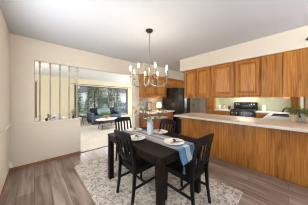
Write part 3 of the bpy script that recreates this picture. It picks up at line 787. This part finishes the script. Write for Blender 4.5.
# place settings: plate, napkin
def plate(x, y, z, rad, label):
    t = thing('dinner_plate', label, 'plate', (x, y, z), 0, 'plates on the dining table')
    b = N(); lathe(b, [(0, .004), (rad*.55, .0), (rad*.62, .004), (rad, .018), (rad*.99, .021), (rad*.62, .010), (rad*.55, .007), (0, .007)], seg=36); obj('plate', b, M['ceramic'], t); return t
def napkin(x, y, z, rz, label):
    t = thing('napkin', label, 'napkin', (x, y, z), rz, 'napkins on the dining plates')
    b = N()
    for s in (-1, 1):
        ring_ = []
        n = 9; rows = []
        for j in range(6):
            u = j/5; row = []
            for i in range(n):
                v = i/(n-1)*2-1
                wv = .014+.055*u
                row.append(b.verts.new((s*(.008+.10*u), v*wv, .012+.018*(1-u)+.012*math.cos(v*PI*2.5)*(.4+u*.6))))
            rows.append(row)
        for a, c in zip(rows, rows[1:]):
            for i in range(n-1): b.faces.new((a[i], a[i+1], c[i+1], c[i]))
    shell(b, .004)
    obj('cloth', b, M['napkin'], t)
    b = N(); tube(b, [(-.014, 0, .026), (.014, 0, .026)], .02, 14); obj('napkin_ring', b, M['brownring'], t)
sets = [((1.075, 1.52), .135, .6, 'on the table side nearest the half wall'),
        ((1.33, 1.93), .13, .2, 'at the far table end toward the living room'),
        ((1.58, 1.52), .13, 1.2, 'on the kitchen side behind the vase'),
        ((1.33, 1.03), .135, -.3, 'on the runner at the near table end')]
for (x, y), r_, rz, where in sets:
    z = TH+.001 if abs(x-1.33) > .1 else TH+.005
    plate(x, y, z, r_, 'white dinner plate '+where)
    napkin(x, y, z+.007, rz, 'linen napkin in brown ring '+where)

# vase with branches
t = thing('branch_vase', 'pale grey cylinder vase of olive branches at the table centre', 'vase', (1.385, 1.56, TH+.005))
b = N(); lathe(b, [(0, 0), (.050, 0), (.053, .01), (.050, .13), (.047, .235), (.043, .25), (.038, .25), (.040, .2), (.042, .03), (0, .02)], seg=28); obj('vase', b, M['vase'], t)
random.seed(21); sb = N(); lb = N()
for i in range(16):
    a = 2*PI*i/16+random.uniform(-.2, .2); reach = random.uniform(.14, .31); top = random.uniform(.30, .60)
    prev = Vector((0, 0, .05)); pts = [prev]
    for k in range(1, 7):
        u = k/6; p = Vector((reach*u**1.5*math.cos(a), reach*u**1.5*math.sin(a), .05+(top-.05)*u-.04*u*u)); p += Vector((random.uniform(-.01, .01), random.uniform(-.01, .01), 0))
        pts.append(p)
        if k > 2:
            for s in range(6):
                d = Vector((math.cos(a)+random.uniform(-1, 1), math.sin(a)+random.uniform(-1, 1), random.uniform(-.5, .6)))
                leaf(lb, p+Vector((random.uniform(-.01, .01),)*3), d, random.uniform(.035, .06), random.uniform(.010, .020))
    tube(sb, pts, [.0035-.0004*k for k in range(7)], 6)
obj('branches', sb, M['stem'], t); obj('leaves', lb, M['olive'], t, False)

# ------------------------------------------------------------ chandelier
t = thing('chandelier', 'brushed nickel chandelier with eight candle lights over the dining table', 'chandelier', (1.48, 1.69, CZ))
b = N(); lathe(b, [(0, 0), (.065, 0), (.065, -.012), (.05, -.028), (.012, -.034), (.008, -.05), (0, -.05)]); obj('canopy', b, M['darkmetal'], t)
b = N(); tube(b, [(0, 0, -.04), (0, 0, -.62)], .006, 8)
for k in range(6): lathe(b, [(0, .012), (.011, 0), (0, -.012)], (0, 0, -.1-.1*k), 8)
obj('rod', b, M['nickel'], t)
b = N(); lathe(b, [(0, -.62), (.012, -.63), (.024, -.67), (.012, -.72), (.012, -.86), (.03, -.90), (.034, -.93), (.018, -.97), (.010, -.99), (.016, -1.005), (0, -1.03)]); obj('column', b, M['nickel'], t)
yaw = math.radians(43.3)
R_ = .33
for k in range(8):
    th = math.radians(17.6+45*k)
    v = Vector((-math.sin(yaw), -math.cos(yaw), 0))*math.cos(th)+Vector((math.cos(yaw), -math.sin(yaw), 0))*math.sin(th)
    pts = []
    P0, P1, P2, P3 = (.02, -.93), (.12, -1.03), (.37, -1.03), (R_, -.845)
    for u in [i/14 for i in range(15)]:
        q = [(1-u)**3*a0+3*(1-u)**2*u*a1+3*(1-u)*u*u*a2+u**3*a3 for a0, a1, a2, a3 in zip(P0, P1, P2, P3)]
        pts.append((v.x*q[0], v.y*q[0], q[1]))
    end = pts[-1]
    b = N(); tube(b, pts, .006, 8); arm = obj('arm', b, M['nickel'], t)
    zt = end[2]
    b = N(); lathe(b, [(0, zt-.005), (.030, zt+.004), (.032, zt+.010), (.012, zt+.012), (0, zt+.012)], (end[0], end[1], 0), 14); obj('drip_cup', b, M['nickel'], arm)
    b = N(); lathe(b, [(.010, zt+.01), (.010, zt+.115), (0, zt+.115)], (end[0], end[1], 0), 12); obj('candle_sleeve', b, M['nickel'], arm)
    b = N(); lathe(b, [(0, zt+.115), (.009, zt+.12), (.015, zt+.14), (.010, zt+.17), (0, zt+.19)], (end[0], end[1], 0), 12); obj('bulb', b, M['bulb'], arm)
    pl_ = bpy.data.lights.new('candle_light', 'POINT'); pl_.energy = 1.4; pl_.color = (1, .86, .68); pl_.shadow_soft_size = .02
    po = bpy.data.objects.new('candle_light', pl_); COL.objects.link(po); po.location = (1.48+end[0], 1.69+end[1], CZ+zt+.225)
    # inner scroll brace
    b = N(); tube(b, [(v.x*.012, v.y*.012, -.76), (v.x*.06, v.y*.06, -.81), (v.x*.13, v.y*.13, -.83), (v.x*.18, v.y*.18, -.88), (v.x*.17, v.y*.17, -.95), (v.x*.15, v.y*.15, -1.0)], .004, 6); obj('scroll', b, M['nickel'], t)

# small dark fitting on the soffit at the right edge
t = thing('wall_hook', 'small dark bronze hook on the soffit at the right edge of the photo', 'hook', (3.28, -.215, 2.31))
b = N(); lathe(b, [(0, -.012), (.02, -.012), (.02, .012), (0, .012)], (0, 0, 0), 14)
for v in b.verts: v.co = Vector((-.012-v.co.z, v.co.y, v.co.x))
obj('plate', b, M['darkmetal'], t)
b = N(); tube(b, [(-.02, 0, .0), (-.05, 0, -.01), (-.06, 0, .02)], .009, 8); obj('hook', b, M['darkmetal'], t)

# ------------------------------------------------------------ living room
t = thing('curtain_rod', 'brown curtain rod above the wide living room window', 'curtain rod', (3.4, YF-.06, 2.21))
b = N(); tube(b, [(-1.85, 0, 0), (1.95, 0, 0)], .014, 8); obj('rod', b, M['rod'], t)
for s in (-1.87, 1.97):
    b = N(); lathe(b, [(0, -.03), (.03, 0), (0, .03)], (s, 0, 0), 10); obj('finial', b, M['rod'], t)
for s in (-1.7, 0, 1.8):
    b = N(); tube(b, [(s, 0, 0), (s, .06, 0)], .01, 6); obj('bracket', b, M['rod'], t)
t = thing('curtain_rod', 'brown curtain rod end above the left living room window', 'curtain rod', (-.4, YF-.06, 2.21))
b = N(); tube(b, [(-.7, 0, 0), (.47, 0, 0)], .014, 8); obj('rod', b, M['rod'], t)
b = N(); lathe(b, [(0, -.03), (.03, 0), (0, .03)], (.49, 0, 0), 10); obj('finial', b, M['rod'], t)
b = N(); tube(b, [(.40, 0, 0), (.40, .06, 0)], .01, 6); obj('bracket', b, M['rod'], t)

t = thing('sofa', 'navy sofa with slate blue seat below the living room window', 'sofa', (2.93, 7.25, 0))
w2 = .83
b = N(); box(b, -w2, w2, -.42, .42, .12, .30, .03); obj('frame', b, M['navy'], t)
b = N(); box(b, -w2+.14, w2-.14, .18, .42, .28, .84, .06); obj('backrest', b, M['navy'], t)
for s in (-1, 1):
    b = N(); x0 = -w2 if s < 0 else w2-.15; box(b, x0, x0+.15, -.44, .42, .12, .62, .05); obj('armrest', b, M['slate'], t)
    b = N(); xa = -w2+.15 if s < 0 else .003; box(b, xa, xa+w2-.155, -.43, .2, .30, .45, .045); obj('seat_cushion', b, M['slate'], t)
for sx in (-1, 1):
    for sy in (-1, 1):
        b = N(); bar(b, [(sx*.76, sy*.36, .0), (sx*.74, sy*.34, .125)], [.03, .045], [.03, .045]); obj('leg', b, M['darkmetal'], t)
def pillow(x, y, z, s, m, label, tilt=.35, rz=0, h=None):
    b = N(); h = h or s; n = 10; top = []; bot = []
    for j in range(n+1):
        for i in range(n+1):
            u = i/n*2-1; v = j/n*2-1; th = .07*((1-u**4)*(1-v**4))**.6
            k = 1-.06*(abs(u)*abs(v))
            top.append(b.verts.new((u*s/2*k, -th-.004, v*h/2*k))); bot.append(b.verts.new((u*s/2*k, th+.004, v*h/2*k)))
    for j in range(n):
        for i in range(n):
            a = j*(n+1)+i
            b.faces.new((top[a], top[a+1], top[a+n+2], top[a+n+1])); b.faces.new((bot[a], bot[a+n+1], bot[a+n+2], bot[a+1]))
    idx = [i for i in range(n+1)]+[(j+1)*(n+1)-1+0 for j in range(1, n+1)]+[n*(n+1)+i for i in range(n-1, -1, -1)]+[j*(n+1) for j in range(n-1, 0, -1)]
    for a, c in zip(idx, idx[1:]+idx[:1]): b.faces.new((top[a], bot[a], bot[c], top[c]))
    o = obj('throw_pillow', b, M[m], None, loc=(x, y, z)); o.rotation_euler = (-tilt, 0, rz); tag(o, label, 'pillow', 'throw pillows on the sofa'); return o
pillow(2.90, 7.25, .645, .74, 'teal', 'wide pale teal throw pillow in the middle of the sofa', h=.38)
pillow(2.92, 7.03, .57, .52, 'green', 'small green lumbar pillow in front of the teal pillow', tilt=.3, h=.18)
# coffee table
t = thing('coffee_table', 'pale-topped coffee table on dark legs in front of the sofa', 'table', (2.45, 5.75, 0))
b = N(); lathe(b, [(0, .40), (.44, .40), (.45, .415), (.45, .43), (0, .43)], (0, 0, 0), 36)
for v in b.verts: v.co.x *= 1.15; v.co.y *= .75
obj('tabletop', b, M['ceramic'], t)
for k in range(4):
    a = PI/4+k*PI/2; b = N(); bar(b, [(.44*math.cos(a)*1.05, .30*math.sin(a)*1.05, 0), (.36*math.cos(a), .26*math.sin(a), .40)], .028, .028); obj('leg', b, M['darkmetal'], t)
b = N(); lathe(b, [(0, .13), (.3, .13), (.3, .145), (0, .145)], (0, 0, 0), 30)
for v in b.verts: v.co.x *= 1.2; v.co.y *= .75
obj('shelf', b, M['brownring'], t)
t = thing('flower_bowl', 'bowl of orange flowers on the coffee table', 'flowers', (2.40, 5.7, .431))
b = N(); lathe(b, [(0, 0), (.05, 0), (.10, .05), (.09, .05), (0, .02)]); obj('bowl', b, M['creamcer'], t)
b = N(); random.seed(5)
for i in range(120):
    a = random.uniform(0, 2*PI); q = .15*random.random()**.5; leaf(b, Vector((q*math.cos(a), q*math.sin(a), .05+.09*random.random())), Vector((math.cos(a), math.sin(a), .7)), .05, .04)
obj('bloom', b, M['orange'], t, False)
b = N(); 
for i in range(30):
    a = random.uniform(0, 2*PI); q = .12; leaf(b, Vector((q*math.cos(a), q*math.sin(a), .05+.16*random.random())), Vector((math.cos(a), math.sin(a), .4)), .06, .03)
obj('leaves', b, M['leaf'], t, False)
# side table left of the sofa
t = thing('side_table', 'small dark side table left of the sofa', 'table', (1.72, 7.35, 0))
b = N(); lathe(b, [(0, .50), (.2, .50), (.2, .52), (0, .52)], (0, 0, 0), 24); obj('tabletop', b, M['darkmetal'], t)
for k in range(3):
    a = k*2*PI/3+.4; b = N(); tube(b, [(.19*math.cos(a), .19*math.sin(a), 0), (.12*math.cos(a), .12*math.sin(a), .3), (.17*math.cos(a), .17*math.sin(a), .50)], .012); obj('leg', b, M['darkmetal'], t)
# tall plant left of the window
t = thing('potted_plant', 'leafy green plant in a white pot in front of the window left of the sofa', 'plant', (1.72, 7.95, 0))
b = N(); lathe(b, [(0, 0), (.12, 0), (.16, .28), (.15, .30), (.13, .30), (0, .25)]); obj('pot', b, M['ceramic'], t)
b = N(); random.seed(8); lf = N()
for i in range(9):
    a = random.uniform(0, 2*PI); q = random.uniform(.08, .26); top = random.uniform(.6, 1.1)
    pts = [Vector((0, 0, .25)), Vector((q*.4*math.cos(a), q*.4*math.sin(a), .25+(top-.25)*.5)), Vector((q*math.cos(a), q*math.sin(a), top))]
    tube(b, pts, .006, 6)
    for k in range(9):
        p = pts[1].lerp(pts[2], random.random()); d = Vector((random.uniform(-1, 1), random.uniform(-1, 1), random.uniform(-.2, .6))); leaf(lf, p, d, .13, .06)
obj('stems', b, M['stem'], t); obj('leaves', lf, M['leaf'], t, False)

# ------------------------------------------------------------ outside the window
b = N(); box(b, -30, 50, YF+.14, 60, -.6, -.5); tag(obj('lawn', b, M['ground']), 'pale winter lawn outside the living room window', 'lawn'); COL.objects['lawn']['kind'] = 'structure'
def tree(x, y, h, r, seed, label):
    t = thing('evergreen_tree', label, 'tree', (x, y, -.5), 0, 'evergreens outside the window'); random.seed(seed)
    b = N(); tube(b, [(0, 0, 0), (.03, .02, h*.5), (0, 0, h*.96)], [r*.09, r*.06, .02], 8); obj('trunk', b, M['bark'], t)
    b = N()
    for i in range(1500):
        u = random.random()**.8; z = .25+u*(h-.3); rr = r*(1-u)**.8*random.random()**.35; a = random.uniform(0, 2*PI)
        leaf(b, Vector((rr*math.cos(a), rr*math.sin(a), z)), Vector((math.cos(a), math.sin(a), random.uniform(-.5, .2))), random.uniform(.25, .5), random.uniform(.08, .16))
    obj('foliage', b, M['needle'], t, False)
tree(1.9, 11.2, 3.7, .9, 1, 'slim evergreen seen in the leftmost pane of the wide window')
tree(4.0, 12.2, 3.9, .8, 2, 'evergreen seen in the second pane of the wide window')
tree(6.5, 13.4, 4.0, .8, 3, 'evergreen seen in the middle pane of the wide window')
tree(-.6, 13.6, 4.0, 1.1, 4, 'broad evergreen outside, seen left of the wide window')
tree(-1.2, 16.5, 4.6, 1.6, 5, 'broad evergreen far left outside, behind the nearer ones')
tree(3.0, 17.5, 4.8, 1.7, 6, 'tall broad evergreen behind the slim one of the leftmost pane')
tree(7.0, 19.5, 5.0, 1.8, 7, 'tall broad evergreen behind the one of the middle pane')
t = thing('neighbour_house', 'pale neighbouring house with garage seen through the right panes', 'house', (15, 26, -.5))
b = N(); box(b, -8, 6, -3, 4, 0, 3.2); obj('walls', b, M['siding'], t, False)
b = N(); vs = [b.verts.new(v) for v in ((-8.5, -3.5, 3.2), (6.5, -3.5, 3.2), (6.5, 4.5, 3.2), (-8.5, 4.5, 3.2), (-8.5, .5, 5.2), (6.5, .5, 5.2))]
for f in ((0, 1, 5, 4), (2, 3, 4, 5), (0, 4, 3), (1, 2, 5), (0, 3, 2, 1)): b.faces.new([vs[i] for i in f])
obj('roof', b, M['roof'], t, False)
b = N(); box(b, -3, 0, -3.06, -3, 0, 2.3, .01); obj('garage_door', b, M['white'], t, False)
for x in (-6.5, 2.5):
    b = N(); box(b, x, x+1.4, -3.05, -3, 1.0, 2.2, .01); obj('window', b, M['blacksteel'], t, False)
t = thing('parked_car', 'blue car parked outside, seen in the right panes', 'car', (9.1, 16.4, -.5), 1.05)
prof_ = [(-2.2, .35), (-2.15, .75), (-1.4, .9), (-.8, 1.4), (.9, 1.42), (1.6, .95), (2.2, .85), (2.25, .35)]
b = N(); A = [b.verts.new((x, -.85, z)) for x, z in prof_]; B_ = [b.verts.new((x, .85, z)) for x, z in prof_]
for k in range(len(A)): b.faces.new((A[k], A[(k+1) % len(A)], B_[(k+1) % len(A)], B_[k]))
b.faces.new(A); b.faces.new(B_[::-1]); obj('body', b, M['car'], t)
b = N(); 
for s in (-.86, .86): box(b, -.75, .85, min(s, s*.99), max(s, s*.99), .95, 1.32)
obj('windows', b, M['blackgloss'], t, False)
for x in (-1.4, 1.45):
    for s in (-.86, .86):
        b = N(); tube(b, [(x, s-.1, .33), (x, s+.1, .33)], .33, 18); obj('wheel', b, M['tyre'], t)

# added uplighter floor lamps, all out of view, to brighten the ceilings
def added_uplighter(x, y, label, power):
    t = thing('added_floor_lamp', label, 'lamp', (x, y, 0))
    b = N(); lathe(b, [(0, 0), (.14, 0), (.14, .015), (.03, .03), (0, .03)]); obj('base', b, M['darkmetal'], t)
    b = N(); tube(b, [(0, 0, .02), (0, 0, 1.68)], .012, 10); obj('pole', b, M['darkmetal'], t)
    b = N(); lathe(b, [(0, 1.66), (.04, 1.67), (.19, 1.78), (.18, 1.78), (.03, 1.685), (0, 1.685)], seg=28); obj('lamp_shade', b, M['ceramic'], t)
    l = bpy.data.lights.new('added_uplight', 'AREA'); l.shape = 'DISK'; l.size = .3; l.energy = power; l.color = (.93, .96, 1)
    lo = bpy.data.objects.new('added_uplight', l); COL.objects.link(lo); lo.location = (x, y, 1.79); lo.rotation_euler = (PI, 0, 0)
added_uplighter(2.4, -1.6, 'added unseen white-bowled uplighter floor lamp in the dining room corner', 12)
added_uplighter(1.5, -1.9, 'added unseen white-bowled uplighter floor lamp nearest the patio door', 72)
added_uplighter(5.4, 4.2, 'added unseen white-bowled uplighter floor lamp in the living room corner', 120)
added_uplighter(-1.35, 4.45, 'added unseen white-bowled uplighter floor lamp at the far left of the living room', 95)
